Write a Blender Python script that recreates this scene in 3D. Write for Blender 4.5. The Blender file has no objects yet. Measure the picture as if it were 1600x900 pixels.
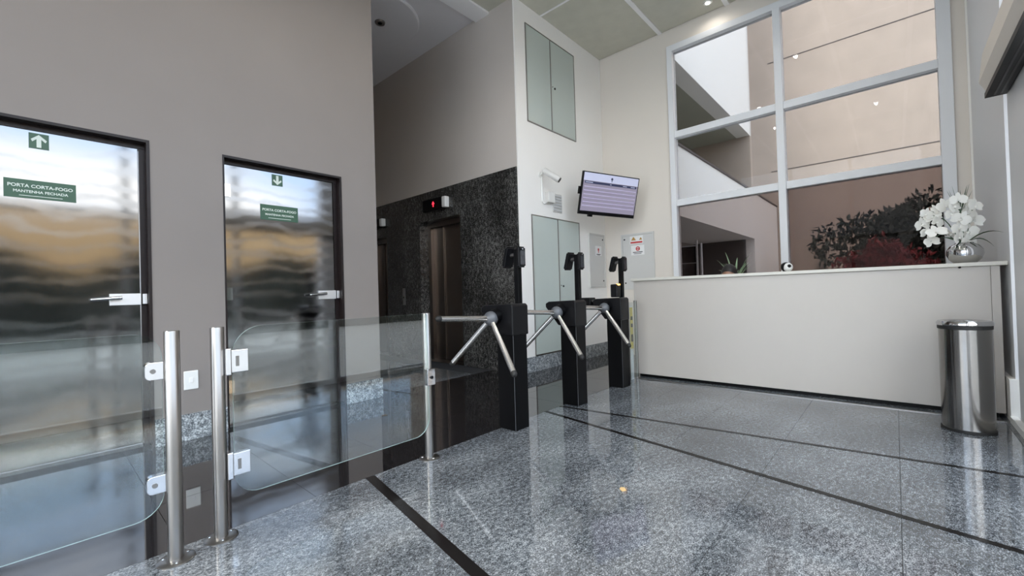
import bpy, bmesh, math, random
from mathutils import Vector, Matrix, Euler
random.seed(7)
C = bpy.context.scene.collection
SC = bpy.context.scene
R = math.radians

# ------------------------------------------------------------------ camera
yaw, pit, rol, foc = R(41.93), R(.68), R(-1.70), 666.3
fw = Vector((math.cos(yaw)*math.cos(pit), math.sin(yaw)*math.cos(pit), math.sin(pit)))
r0 = Vector((math.sin(yaw), -math.cos(yaw), 0)); u0 = r0.cross(fw)
RR = math.cos(rol)*r0 + math.sin(rol)*u0; UU = -math.sin(rol)*r0 + math.cos(rol)*u0
cd = bpy.data.cameras.new('camera'); cam = bpy.data.objects.new('camera', cd); C.objects.link(cam)
cd.sensor_width = 36; cd.lens = foc/1600*36; cd.clip_start = .02; cd.clip_end = 300
cam.matrix_world = Matrix(((RR.x, UU.x, -fw.x, 0), (RR.y, UU.y, -fw.y, 0), (RR.z, UU.z, -fw.z, 1.0), (0, 0, 0, 1)))
SC.camera = cam

# ------------------------------------------------------------------ world, sun, exposure
w = bpy.data.worlds.new('sky'); SC.world = w; w.use_nodes = True
nt = w.node_tree; nt.nodes.clear()
out = nt.nodes.new('ShaderNodeOutputWorld'); bg = nt.nodes.new('ShaderNodeBackground')
tc = nt.nodes.new('ShaderNodeTexCoord'); mp = nt.nodes.new('ShaderNodeMapping'); mp.inputs['Scale'].default_value = (1.2, 1.2, 5)
nz = nt.nodes.new('ShaderNodeTexNoise'); nz.inputs['Scale'].default_value = 1.6; nz.inputs['Detail'].default_value = 5
cr = nt.nodes.new('ShaderNodeValToRGB')
cr.color_ramp.elements[0].position = .40; cr.color_ramp.elements[0].color = (.50, .66, .90, 1)
cr.color_ramp.elements[1].position = .58; cr.color_ramp.elements[1].color = (1, .99, .97, 1)
for a, b in ((tc.outputs['Generated'], mp.inputs['Vector']), (mp.outputs['Vector'], nz.inputs['Vector']), (nz.outputs['Fac'], cr.inputs['Fac']),
             (cr.outputs['Color'], bg.inputs['Color']), (bg.outputs['Background'], out.inputs['Surface'])):
    nt.links.new(a, b)
bg.inputs['Strength'].default_value = 4.2
sd = bpy.data.lights.new('sun', 'SUN'); sun = bpy.data.objects.new('sun', sd); C.objects.link(sun)
sd.energy = 3.2; sd.angle = R(12); sd.color = (1, .95, .87)
sun.rotation_euler = Vector((1, -.06, -.75)).to_track_quat('-Z', 'Y').to_euler()
SC.view_settings.view_transform = 'Standard'; SC.view_settings.look = 'None'
SC.view_settings.exposure = 0.5; SC.view_settings.gamma = 1
SC.view_settings.use_curve_mapping = False
SC.cycles.max_bounces = 10; SC.cycles.diffuse_bounces = 5; SC.cycles.glossy_bounces = 5
SC.cycles.transparent_max_bounces = 16; SC.cycles.transmission_bounces = 6
SC.cycles.caustics_reflective = True; SC.cycles.sample_clamp_indirect = 6
SC.cycles.use_denoising = True

# ------------------------------------------------------------------ materials
def new_mat(name):
    m = bpy.data.materials.new(name); m.use_nodes = True
    return m, m.node_tree, m.node_tree.nodes['Principled BSDF']
def coord(nt, scale=(1, 1, 1), rot=(0, 0, 0), kind='Object'):
    t = nt.nodes.new('ShaderNodeTexCoord'); mp = nt.nodes.new('ShaderNodeMapping')
    mp.inputs['Scale'].default_value = scale; mp.inputs['Rotation'].default_value = rot
    nt.links.new(t.outputs[kind], mp.inputs['Vector']); return mp.outputs['Vector']
def noise(nt, vec, scale, detail=3, rough=.5):
    n = nt.nodes.new('ShaderNodeTexNoise'); n.inputs['Scale'].default_value = scale
    n.inputs['Detail'].default_value = detail; n.inputs['Roughness'].default_value = rough
    nt.links.new(vec, n.inputs['Vector']); return n.outputs['Fac']
def ramp(nt, fac, stops):
    r = nt.nodes.new('ShaderNodeValToRGB'); e = r.color_ramp.elements
    while len(e) < len(stops): e.new(.5)
    for k, (p, c) in enumerate(stops): e[k].position = p; e[k].color = (*c, 1)
    nt.links.new(fac, r.inputs['Fac']); return r.outputs['Color']
def bump(nt, bs, fac, strength, dist=.01):
    b = nt.nodes.new('ShaderNodeBump'); b.inputs['Strength'].default_value = strength; b.inputs['Distance'].default_value = dist
    nt.links.new(fac, b.inputs['Height']); nt.links.new(b.outputs['Normal'], bs.inputs['Normal'])
def plain(name, col, rough=.5, metal=0, spec=.5, var=0, bmp=0, scale=6, coat=0):
    m, nt, bs = new_mat(name)
    bs.inputs['Base Color'].default_value = (*col, 1); bs.inputs['Roughness'].default_value = rough
    bs.inputs['Metallic'].default_value = metal; bs.inputs['Specular IOR Level'].default_value = spec
    bs.inputs['Coat Weight'].default_value = coat; bs.inputs['Coat Roughness'].default_value = .08
    if var:
        f = noise(nt, coord(nt), scale, 4)
        nt.links.new(ramp(nt, f, ((.3, [c*(1-var) for c in col]), (.7, [min(1, c*(1+var)) for c in col]))), bs.inputs['Base Color'])
    if bmp: bump(nt, bs, noise(nt, coord(nt), 180, 2), bmp, .002)
    return m
def emit(name, col, s):
    m, nt, bs = new_mat(name); bs.inputs['Base Color'].default_value = (*col, 1)
    bs.inputs['Emission Color'].default_value = (*col, 1); bs.inputs['Emission Strength'].default_value = s; return m
def granite(name, dark, mid, light, rough, grain=90, cloud=1.3, spec=.5):
    m, nt, bs = new_mat(name)
    v = coord(nt, kind='Object')
    g = nt.nodes.new('ShaderNodeNewGeometry'); mp = nt.nodes.new('ShaderNodeMapping'); nt.links.new(g.outputs['Position'], mp.inputs['Vector'])
    mp.inputs['Scale'].default_value = (1, 1.6, 1); mp.inputs['Rotation'].default_value = (0, 0, .5); v = mp.outputs['Vector']
    f1 = noise(nt, v, grain, 4, .7)
    f2 = noise(nt, v, cloud, 4, .6); f3 = noise(nt, v, grain*.28, 3, .6)
    a = nt.nodes.new('ShaderNodeMath'); a.operation = 'MULTIPLY_ADD'; a.inputs[1].default_value = .34; a.inputs[2].default_value = -.17
    nt.links.new(f2, a.inputs[0])
    a3 = nt.nodes.new('ShaderNodeMath'); a3.operation = 'MULTIPLY_ADD'; a3.inputs[1].default_value = .45; a3.inputs[2].default_value = -.225
    nt.links.new(f3, a3.inputs[0])
    b = nt.nodes.new('ShaderNodeMath'); b.operation = 'ADD'; nt.links.new(f1, b.inputs[0]); nt.links.new(a.outputs[0], b.inputs[1])
    b2 = nt.nodes.new('ShaderNodeMath'); b2.operation = 'ADD'; nt.links.new(b.outputs[0], b2.inputs[0]); nt.links.new(a3.outputs[0], b2.inputs[1])
    nt.links.new(ramp(nt, b2.outputs[0], ((.38, dark), (.52, mid), (.66, light))), bs.inputs['Base Color'])
    bs.inputs['Roughness'].default_value = rough; bs.inputs['Specular IOR Level'].default_value = spec
    return m
def glass(name, tint=(1, 1, 1), ior=1.5, rough=0.0, refl=(1, 1, 1)):
    m = bpy.data.materials.new(name); m.use_nodes = True; nt = m.node_tree; nt.nodes.clear()
    o = nt.nodes.new('ShaderNodeOutputMaterial'); t = nt.nodes.new('ShaderNodeBsdfTransparent'); t.inputs[0].default_value = (*tint, 1)
    g = nt.nodes.new('ShaderNodeBsdfGlossy'); g.inputs['Roughness'].default_value = rough; g.inputs[0].default_value = (*refl, 1)
    fr = nt.nodes.new('ShaderNodeFresnel'); gm = nt.nodes.new('ShaderNodeNewGeometry')      # same reflectance on both faces of the sheet
    q1 = nt.nodes.new('ShaderNodeMath'); q1.operation = 'MULTIPLY_ADD'; q1.inputs[1].default_value = -2; q1.inputs[2].default_value = 1
    q2 = nt.nodes.new('ShaderNodeMath'); q2.operation = 'POWER'; q2.inputs[0].default_value = ior
    nt.links.new(gm.outputs['Backfacing'], q1.inputs[0]); nt.links.new(q1.outputs[0], q2.inputs[1]); nt.links.new(q2.outputs[0], fr.inputs[0])
    mx = nt.nodes.new('ShaderNodeMixShader')
    nt.links.new(fr.outputs[0], mx.inputs[0]); nt.links.new(t.outputs[0], mx.inputs[1]); nt.links.new(g.outputs[0], mx.inputs[2])
    nt.links.new(mx.outputs[0], o.inputs[0]); return m

M = {}
M['wall_grey'] = plain('taupe wall paint', (.245, .218, .204), .7, spec=.3, var=.03, bmp=.06, scale=1.5)
M['wall_white'] = plain('white wall paint', (.88, .865, .84), .45, spec=.4, var=.015, bmp=.04, scale=1.5)
M['wall_cream'] = plain('cream wall paint', (.72, .665, .60), .5, spec=.4, var=.015, bmp=.04, scale=1.5)
M['hall_grey'] = plain('hall wall paint', (.50, .455, .42), .6, spec=.3, var=.04, scale=1.2)
M['ceil'] = plain('grey green ceiling panel', (.56, .55, .47), .25, spec=.4, var=.04)
M['ceil_white'] = plain('white ceiling strip', (.85, .84, .85), .5)
M['soffit'] = plain('hall ceiling paint', (.70, .68, .70), .8)
M['granite'] = granite('polished grey granite', (.028, .031, .036), (.10, .110, .122), (.32, .338, .355), .055, 130)
M['granite'].node_tree.nodes['Principled BSDF'].inputs['IOR'].default_value = 1.8
M['granite_base'] = granite('granite skirting', (.06, .07, .08), (.24, .26, .28), (.60, .63, .66), .15)
M['granite_dark'] = granite('dark granite cladding', (.006, .006, .006), (.040, .038, .036), (.16, .155, .15), .12, 80)
M['black_floor'] = plain('black polished floor', (.012, .011, .012), .035, var=.2); M['black_floor'].node_tree.nodes['Principled BSDF'].inputs['IOR'].default_value = 2.5
M['black_inlay'] = plain('black inlay', (.007, .006, .006), .15, spec=.15, var=.2)
M['joint'] = plain('dark joint', (.03, .03, .033), .8)
M['steel'] = plain('brushed stainless steel', (.29, .28, .27), .30, 1)
M['satin_steel'] = plain('satin steel plate', (.72, .72, .73), .42, 1)
M['arm_steel'] = plain('bright steel tube', (.66, .65, .64), .22, 1)
M['chrome'] = plain('chrome', (.60, .60, .61), .07, 1)
M['frame_brown'] = plain('dark brown door frame', (.012, .007, .007), .4, spec=.3)
M['black'] = plain('satin black metal', (.003, .003, .0035), .4, spec=.12)
M['black_plastic'] = plain('black plastic', (.005, .005, .006), .3, spec=.22)
M['rubber'] = plain('black rubber', (.01, .01, .01), .6)
M['alu'] = plain('pale grey painted aluminium', (.74, .75, .77), .4)
M['alu_grey'] = plain('grey painted aluminium', (.55, .56, .57), .45)
M['counter'] = plain('cream laminate', (.50, .465, .425), .28, spec=.5, var=.01)
M['counter_top'] = plain('cream counter top', (.62, .60, .54), .3)
M['panel_glass'] = plain('painted pale glass', (.50, .56, .53), .10, spec=.6)
M['panel_grey'] = plain('pale grey metal door', (.60, .59, .57), .35)
M['white'] = plain('white plastic', (.78, .78, .76), .35)
M['paper'] = plain('white paper', (.8, .79, .78), .7)
M['label'] = plain('green sign', (.028, .085, .045), .4)
M['label_txt'] = plain('pale sign print', (.62, .68, .62), .5)
M['red'] = plain('red print', (.55, .04, .04), .5)
M['yellow'] = plain('yellow label', (.55, .42, .05), .5)
M['ochre'] = plain('ochre print', (.45, .25, .06), .5)
M['petal'] = plain('white petals', (.90, .89, .84), .5)
M['leaf_green'] = plain('green leaf', (.045, .10, .05), .4, var=.3)
M['leaf_pale'] = plain('pale green leaf', (.30, .42, .26), .5, var=.2)
M['leaf_dark'] = plain('dark foliage', (.03, .036, .028), .6, var=.5)
M['leaf_red'] = plain('red foliage', (.22, .03, .03), .6, var=.4)
M['bark'] = plain('bark', (.05, .04, .035), .8, var=.3)
M['beige'] = plain('beige render', (.43, .355, .295), .85, var=.05, bmp=.15, scale=2)
M['white_render'] = plain('white render', (.86, .84, .80), .8, var=.01)
M['soffit_green'] = plain('outdoor soffit', (.36, .36, .29), .8)
M['orange_render'] = plain('ochre render', (.62, .40, .19), .85, var=.05)
M['pavement'] = plain('pale pavement', (.33, .33, .32), .8, var=.08)
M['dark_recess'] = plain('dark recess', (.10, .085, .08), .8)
M['skin'] = plain('skin', (.32, .17, .11), .5)
M['hair'] = plain('black hair', (.008, .006, .006), .45)
M['shirt'] = plain('dark shirt', (.03, .03, .04), .7)
M['dry_leaf'] = plain('dry leaf', (.55, .38, .18), .6)
M['lamp'] = emit('lamp disc', (1, .93, .82), 12)
M['amber'] = emit('amber lamp', (1, .45, .08), 5)
M['red_led'] = emit('red display', (1, .03, .06), 1.6)
M['elev_steel'] = plain('bronze steel', (.22, .19, .17), .28, 1)
M['glass'] = glass('clear window glass', (.97, .98, .98), 1.35)
M['glass_brown'] = glass('brown tinted glass', (.36, .335, .335), 1.10)
M['gate_glass'] = glass('clear green edged glass', (.90, .93, .925), 1.6)
M['glass_smoke'] = glass('lightly tinted glass', (.46, .435, .43), 1.10)
M['dimming_glass'] = glass('dimming tint window glass', (.62, .63, .64), 1.2)  # tint added to hold down the bright outdoors behind the window
M['glass_edge'] = plain('glass edge', (.35, .45, .43), .2)
# stainless fire doors: slightly wavy sheet with wiping smears
m, nt, bs = new_mat('wavy stainless sheet'); M['door_steel'] = m
bs.inputs['Base Color'].default_value = (.215, .215, .22, 1); bs.inputs['Metallic'].default_value = 1
f = noise(nt, coord(nt, (.8, 1, 1.7)), 1.6, .5)
f2 = noise(nt, coord(nt, (3, 1, 3)), 2, 5, .65)
wv = nt.nodes.new('ShaderNodeTexWave'); wv.wave_type = 'RINGS'; wv.inputs['Scale'].default_value = 2.2; wv.inputs['Distortion'].default_value = 9; wv.inputs['Detail'].default_value = 4
nt.links.new(coord(nt, (1, 1, 1.3)), wv.inputs['Vector']); am = nt.nodes.new('ShaderNodeMath'); am.operation = 'MULTIPLY'
nt.links.new(wv.outputs['Fac'], am.inputs[0]); nt.links.new(f2, am.inputs[1])
nt.links.new(ramp(nt, am.outputs[0], ((.15, (.085,)*3), (.55, (.15,)*3))), bs.inputs['Roughness'])
bump(nt, bs, f, 1, .0012)
bs.inputs['Anisotropic'].default_value = .0

# ------------------------------------------------------------------ helpers
def bx(bm, x0, x1, y0, y1, z0, z1):
    g = bmesh.ops.create_cube(bm, size=1)
    bmesh.ops.scale(bm, vec=(abs(x1-x0), abs(y1-y0), abs(z1-z0)), verts=g['verts'])
    bmesh.ops.translate(bm, vec=((x0+x1)/2, (y0+y1)/2, (z0+z1)/2), verts=g['verts'])
    return g['verts']
def cyl(bm, p, q, r, n=16, r2=None, cap=True):
    p, q = Vector(p), Vector(q); d = q-p
    g = bmesh.ops.create_cone(bm, cap_ends=cap, segments=n, radius1=r, radius2=r if r2 is None else r2, depth=d.length)
    mt = Matrix.Translation((p+q)/2) @ d.to_track_quat('Z', 'Y').to_matrix().to_4x4()
    bmesh.ops.transform(bm, matrix=mt, verts=g['verts']); return g['verts']
def sph(bm, c, r, n=16, s=(1, 1, 1)):
    g = bmesh.ops.create_uvsphere(bm, u_segments=n, v_segments=max(6, n//2+2), radius=r)
    bmesh.ops.scale(bm, vec=s, verts=g['verts']); bmesh.ops.translate(bm, vec=c, verts=g['verts']); return g['verts']
def prism(bm, pts, axis, a, b):
    """closed outline pts in the two other axes, extruded along axis from a to b"""
    def P(u, v, t): return {'X': (t, u, v), 'Y': (u, t, v), 'Z': (u, v, t)}[axis]
    va = [bm.verts.new(P(u, v, a)) for u, v in pts]; vb = [bm.verts.new(P(u, v, b)) for u, v in pts]
    bm.faces.new(va); bm.faces.new(vb[::-1]); n = len(pts)
    for i in range(n): bm.faces.new((va[i], va[(i+1) % n], vb[(i+1) % n], vb[i]))
    bmesh.ops.recalc_face_normals(bm, faces=bm.faces)
def lathe(bm, prof, c, n=32):
    rings = []
    for r, z in prof:
        rings.append([bm.verts.new((c[0]+r*math.cos(2*math.pi*k/n), c[1]+r*math.sin(2*math.pi*k/n), c[2]+z)) for k in range(n)])
    for a, b in zip(rings, rings[1:]):
        for k in range(n): bm.faces.new((a[k], a[(k+1) % n], b[(k+1) % n], b[k]))
    bm.faces.new(rings[0][::-1]); bm.faces.new(rings[-1])
def tube(bm, pts, r, n=8):
    for a, b in zip(pts, pts[1:]): cyl(bm, a, b, r, n)
    for p in pts[1:-1]: sph(bm, p, r, 8)
def wloc(p):
    v = Vector((0, 0, 0))
    while p is not None: v += p.location; p = p.parent
    return v
def obj(name, bm, mat, parent=None, local=False, bevel=0, smooth=False, origin=None):
    if bevel:
        es = [e for e in bm.edges if len(e.link_faces) == 2 and e.calc_face_angle(0) > .6]
        bmesh.ops.bevel(bm, geom=es, offset=bevel, segments=2, affect='EDGES', profile=.5)
    me = bpy.data.meshes.new(name)
    off = Vector((0, 0, 0))
    if parent is not None and not local: off = wloc(parent)
    o = bpy.data.objects.new(name, me)
    if origin is not None: o.location = Vector(origin)-off; off = Vector(origin)
    bmesh.ops.translate(bm, vec=-off, verts=bm.verts)
    if smooth:
        for f in bm.faces: f.smooth = True
        for e in bm.edges:
            if len(e.link_faces) == 2 and e.calc_face_angle(0) > .6: e.smooth = False
    bm.to_mesh(me); bm.free()
    me.materials.append(mat if not isinstance(mat, str) else M[mat])
    C.objects.link(o); o.parent = parent
    return o
def tag(o, label=None, cat=None, group=None, kind=None):
    if label: o['label'] = label
    if cat: o['category'] = cat
    if group: o['group'] = group
    if kind: o['kind'] = kind
    return o
def thing(name, label, cat, loc, group=None):
    o = bpy.data.objects.new(name, None); C.objects.link(o); o.location = loc; o.empty_display_size = .1
    return tag(o, label, cat, group)
def struct(name, bm, mat, label=None, **k):
    o = obj(name, bm, mat, **k); tag(o, label, None, None, 'structure'); return o
def sroot(name, loc=(0, 0, 0), label=None):
    o = bpy.data.objects.new(name, None); C.objects.link(o); o.location = loc
    tag(o, label, None, None, 'structure'); return o
def box(name, dims, mat, parent=None, bevel=0, **k):
    bm = bmesh.new(); bx(bm, *dims); return obj(name, bm, mat, parent, bevel=bevel, **k)
def sbox(name, dims, mat, label=None):
    return tag(box(name, dims, mat), label, None, None, 'structure')
def copy_tree(o, parent=None):
    c = o.copy(); C.objects.link(c)
    if parent is not None: c.parent = parent; c.matrix_parent_inverse = o.matrix_parent_inverse.copy()
    for ch in [x for x in o.children]: copy_tree(ch, c)
    return c
def text_bm(s, size, mat4, depth=.0006):
    cu = bpy.data.curves.new('t', 'FONT'); cu.body = s; cu.size = size; cu.align_x = 'CENTER'; cu.align_y = 'CENTER'
    cu.extrude = depth; cu.offset = size*.022
    ob = bpy.data.objects.new('t', cu); C.objects.link(ob)
    bpy.context.view_layer.update()
    me = bpy.data.meshes.new_from_object(ob.evaluated_get(bpy.context.evaluated_depsgraph_get()))
    bm = bmesh.new(); bm.from_mesh(me); bmesh.ops.transform(bm, matrix=mat4, verts=bm.verts)
    bpy.data.objects.remove(ob); bpy.data.curves.remove(cu); bpy.data.meshes.remove(me)
    return bm

# planes of the place
W, V, N, E, T, F = 3.88, 3.43, 6.09, 4.0, 2.21, -.60      # door wall, cabinet wall, window wall, lift wall, floor edge, facade
CZ = 4.70

# ------------------------------------------------------------------ floor
fl = sbox('floor', (-4.2, 6.3, -.8, 8.6, -.12, -.004), 'joint')
GAP = .0022
def tiles(x_lines, y_lines, mat, bounds, parent, shift=0):
    bx0, bx1, by0, by1 = bounds; cache = {}
    for j, (ya, yb) in enumerate(zip(y_lines, y_lines[1:])):
        for i, (xa, xb) in enumerate(zip(x_lines, x_lines[1:])):
            s = shift if j % 2 else 0
            a, b, c, d = max(xa+s, bx0), min(xb+s, bx1), max(ya, by0), min(yb, by1)
            if b-a < .03 or d-c < .03: continue
            k = (round(b-a, 3), round(d-c, 3))
            if k in cache:
                o = cache[k].copy(); o.location = (a, c, 0); C.objects.link(o)
            else:
                o = box('tile', (a+GAP/2, b-GAP/2, c+GAP/2, d-GAP/2, -.02, 0), mat, parent, origin=(a, c, 0)); cache[k] = o
gx = [.91+1.095*k for k in range(-3, 6)]
gy = [2.21-.55*k for k in range(6, -1, -1)]
tiles(gx, gy, 'granite', (-2.4, N, F, T), fl)
dx = [.38+.55*k for k in range(-5, 12)]
tiles(dx, [2.21, 2.7475, 3.285, 3.8225, 3.96], 'black_floor', (-2.4, N, T, 3.96), fl)
tiles([2.0+.55*k for k in range(-1, 4)], [3.96+.55*k for k in range(0, 7)], 'granite', (1.45, E, 3.96, 7.2), fl)
# black inlaid bands (fan out over the granite)
def band(a, b, wd):
    a, b = Vector((*a, 0)), Vector((*b, 0)); d = (b-a).normalized(); n = Vector((-d.y, d.x, 0))*wd/2
    bm = bmesh.new()
    vs = [bm.verts.new(p+Vector((0, 0, z))) for z in (-.003, .0012) for p in (a-n, a+n, b+n, b-n)]
    for q in ((0, 1, 2, 3), (4, 7, 6, 5), (0, 4, 5, 1), (1, 5, 6, 2), (2, 6, 7, 3), (3, 7, 4, 0)): bm.faces.new([vs[k] for k in q])
    bmesh.ops.recalc_face_normals(bm, faces=bm.faces)
    return obj('inlay_band', bm, 'black_inlay', fl)
band((2.838, T-.002), (2.345, -.58), .034); band((3.04, T-.002), (3.315, -.58), .030); band((1.228, T-.002), (.74, -.58), .052)

# ------------------------------------------------------------------ left (door) wall with two fire doors
D1 = (-.46, .539); D2 = (.977, 1.94); WX0, WX1 = -4.0, 2.30; WT = .22; DH = 2.15
def wall_with_holes(bm, a0, a1, z1, holes, put):
    cur = a0
    for h0, h1, hz in holes:
        put(bm, cur, h0, 0, z1); put(bm, h0, h1, hz, z1); cur = h1
    put(bm, cur, a1, 0, z1)
bm = bmesh.new()
wall_with_holes(bm, WX0, WX1, CZ, [(*D1, DH), (*D2, DH)], lambda b, a, c, z0, z1: bx(b, a, c, W, W+WT, z0, z1))
wl = struct('wall_left', bm, 'wall_grey', 'taupe wall with the two steel fire doors')
for k, (a, b) in enumerate(((WX0, D1[0]), (D1[1], D2[0]-.004), (D2[1], WX1+.012))):
    s = sbox(f'baseboard_{("far", "middle", "near")[k]}', (a, b, W-.02, W+(.0 if k < 2 else WT*.999), 0, .187), 'granite_base', 'grey granite skirting block beneath the taupe wall')

def fire_door(n, d, label):
    rt = sroot(f'door_{n}', (d[0], W, 0), label)
    L = W+.075
    fr = bmesh.new()
    bx(fr, d[0], d[1], W-.004, W+.14, DH-.018, DH); bx(fr, d[0], d[1], L-.01, W+.14, DH-.05, DH-.018)
    bx(fr, d[0], d[0]+.012, W-.004, W+.14, 0, DH-.018)
    bx(fr, d[1]-.018, d[1], W-.004, W+.14, 0, DH-.018); bx(fr, d[1]-.05, d[1]-.018, L-.004, W+.14, 0, DH-.018)
    obj('door_frame', fr, 'frame_brown', rt)
    box('threshold', (d[0], d[1], W-.002, W+.16, .0, .02), 'black_inlay', rt)
    lf = box('door_leaf', (d[0]+.014, d[1]-.055, L, L+.045, .026, DH-.053), 'door_steel', rt, bevel=.002)
    cx = (d[0]+d[1])/2
    # lever lock and keeper
    k = obj('lock_case', (lambda b: (bx(b, d[1]-.215, d[1]-.052, L-.024, L, .995, 1.075), b)[1])(bmesh.new()), 'satin_steel', rt, bevel=.003)
    hb = bmesh.new(); cyl(hb, (d[1]-.165, L-.024, 1.045), (d[1]-.165, L-.062, 1.045), .011, 12)
    cyl(hb, (d[1]-.155, L-.055, 1.047), (d[1]-.30, L-.06, 1.038), .0125, 12, .0105); sph(hb, (d[1]-.30, L-.06, 1.038), .0105, 10)
    obj('door_handle', hb, 'chrome', rt, smooth=True)
    box('keeper', (d[1]-.045, d[1]-.019, L-.034, L-.002, 1.0, 1.072), 'satin_steel', rt, bevel=.003)
    hz = bmesh.new()
    for z in (1.89, 1.06, .32):
        hz2 = bmesh.new(); cyl(hz2, (d[0]+.004, L-.016, z-.05), (d[0]+.004, L-.016, z+.05), .011, 12); bx(hz2, d[0]+.006, d[0]+.068, L-.010, L, z-.05, z+.05)
        obj('hinge', hz2, 'chrome', rt)
    hz.free()
    return rt, L
r1, L = fire_door(1, D1, 'wide stainless fire door with up arrow sign, at the left end')
r2, L = fire_door(2, D2, 'stainless fire door with down arrow sign, nearer the lifts')
rotY = Matrix.Rotation(R(90), 4, 'X')          # text faces -Y
def door_sign(rt, x0, x1, z0, z1, ax, az, up, nm):
    t = thing('fire_door_sign', f'green fire door notice plate on the {nm}', 'sign', ((x0+x1)/2, L-.003, z0))
    box('plate', (x0, x1, L-.0035, L-.0005, z0, z1), 'label', t)
    cx, w_, h_ = (x0+x1)/2, x1-x0, z1-z0
    m1 = Matrix.Translation((cx, L-.0042, z0+h_*.66)) @ rotY
    b1 = text_bm('PORTA CORTA-FOGO', w_*.090, m1)
    m2 = Matrix.Translation((cx, L-.0042, z0+h_*.36)) @ rotY
    b2 = text_bm('MANTENHA FECHADA', w_*.074, m2); me = bpy.data.meshes.new('x'); b2.to_mesh(me); b1.from_mesh(me); b2.free(); bpy.data.meshes.remove(me)
    bx(b1, cx-w_*.3, cx+w_*.3, L-.0045, L-.0035, z0+h_*.12, z0+h_*.15)
    obj('lettering', b1, 'label_txt', t)
    s = .095
    a = thing('arrow_sign', f'small square {"up" if up else "down"} arrow sign at the top of the {nm}', 'sign', (ax, L-.003, az-s/2))
    box('plate', (ax-s*.45, ax+s*.45, L-.0035, L-.0005, az-s/2, az+s/2), 'label', a)
    q = 1 if up else -1; ab = bmesh.new()
    prism(ab, [(ax-.01, az-q*.040), (ax+.01, az-q*.040), (ax+.01, az+q*.012), (ax+.028, az-q*.006), (ax+.034, az+q*.008), (ax, az+q*.040), (ax-.034, az+q*.008), (ax-.028, az-q*.006), (ax-.01, az+q*.012)], 'Y', L-.0045, L-.0035)
    obj('arrow', ab, 'label_txt', a)
sx = 1.02
door_sign(r1, -.129, .176, 1.672, 1.786, .017, 2.035, True, 'wide fire door')
door_sign(r2, 1.262, 1.565, 1.685, 1.815, 1.40, 2.035, False, 'second fire door')
sw = thing('wall_switch', 'white switch plate low on the taupe wall between the fire doors', 'switch', (.75, W, .36))
box('plate', (.706, .794, W-.009, W, .362, .498), 'white', sw, bevel=.004)
box('rocker', (.738, .762, W-.013, W-.009, .412, .448), 'paper', sw, bevel=.002)

# ------------------------------------------------------------------ lift hall
OP1 = (4.52, 5.47, 2.13); OP2 = (6.40, 7.15, 2.02); GZ = 2.57
bm = bmesh.new()
bx(bm, E, E+.35, V+.02, 7.4, GZ, CZ+.05)
we = struct('wall_elevator', bm, 'hall_grey', 'grey lift hall wall above the dark granite cladding')
def cl(y0, y1, z0, z1): box('cladding_panel', (E-.02, E+.33, y0+.001, y1-.001, z0, z1-.001), 'granite_dark', we)
cl(V+.0185, OP1[0], 0, 1.28); cl(V+.0185, OP1[0], 1.28, GZ); cl(OP1[0], OP1[1], OP1[2], GZ)
cl(OP1[1], OP2[0], 0, 1.28); cl(OP1[1], OP2[0], 1.28, GZ); cl(OP2[0], OP2[1], OP2[2], GZ); cl(OP2[1], 7.4, 0, GZ)
for n, (y0, y1, z1), lab in ((3, OP1, 'brown steel lift doors in a dark granite portal'), (4, OP2, 'second lift entrance in shade beside the door wall edge')):
    rt = sroot(f'door_{n}', (E, (y0+y1)/2, 0), lab)
    box('portal_frame', (E+.14, E+.33, y1-.07, y1, 0, z1), 'elev_steel', rt); box('portal_frame', (E+.14, E+.33, y0, y0+.07, 0, z1), 'elev_steel', rt)
    box('portal_head', (E+.14, E+.33, y0+.07, y1-.07, z1-.07, z1), 'elev_steel', rt)
    ym = y1-.30
    box('door_leaf', (E+.20, E+.235, ym+.003, y1-.07, 0.004, z1-.07), 'elev_steel', rt, bevel=.003)
    box('door_leaf', (E+.225, E+.26, y0+.07, ym-.003, 0.004, z1-.07), 'elev_steel', rt, bevel=.003)
    box('shaft_back', (E+.30, E+.33, y0, y1, 0, z1), 'black', rt)
    box('sill', (E-.0, E+.2, y0, y1, 0.0, .003), 'elev_steel', rt)
for (y0, y1, z0, z1, who) in ((4.74, 5.28, 2.255, 2.43, 'above the lift doors'), (6.42, 6.90, 2.19, 2.34, 'at the door wall edge over the second lift')):
    t = thing('lift_indicator', f'black lift indicator with white end cap {who}', 'indicator', (E-.02, (y0+y1)/2, z0))
    box('housing', (E-.10, E-.02, y0+.085, y1, z0, z1), 'black', t, bevel=.012)
    box('end_cap', (E-.10, E-.02, y0, y0+.08, z0+.01, z1-.01), 'white', t, bevel=.01)
    cy = (y0+y1)/2+.0; q = .03
    ab = bmesh.new(); prism(ab, [(cy-.008, z0+.045), (cy+.008, z0+.045), (cy+.008, z0+.085), (cy+q, z0+.085), (cy, z0+.125), (cy-q, z0+.085), (cy-.008, z0+.085)], 'X', E-.104, E-.1)
    obj('arrow', ab, 'red_led', t)
cb = thing('call_button_plate', 'narrow steel lift call plate on dark granite', 'button plate', (E-.02, 5.93, .86))
box('plate', (E-.028, E-.02, 5.895, 5.965, .86, 1.13), 'steel', cb, bevel=.002)
bm = bmesh.new(); cyl(bm, (E-.034, 5.93, .98), (E-.028, 5.93, .98), .014, 12); obj('button', bm, 'black_plastic', cb)
sbox('wall_hall_back', (1.1, 4.4, 7.2, 7.4, 0, CZ+.1), 'hall_grey'); sbox('wall_hall_side', (1.2, 1.4, W+WT, 7.2, 0, CZ+.1), 'hall_grey')
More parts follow.
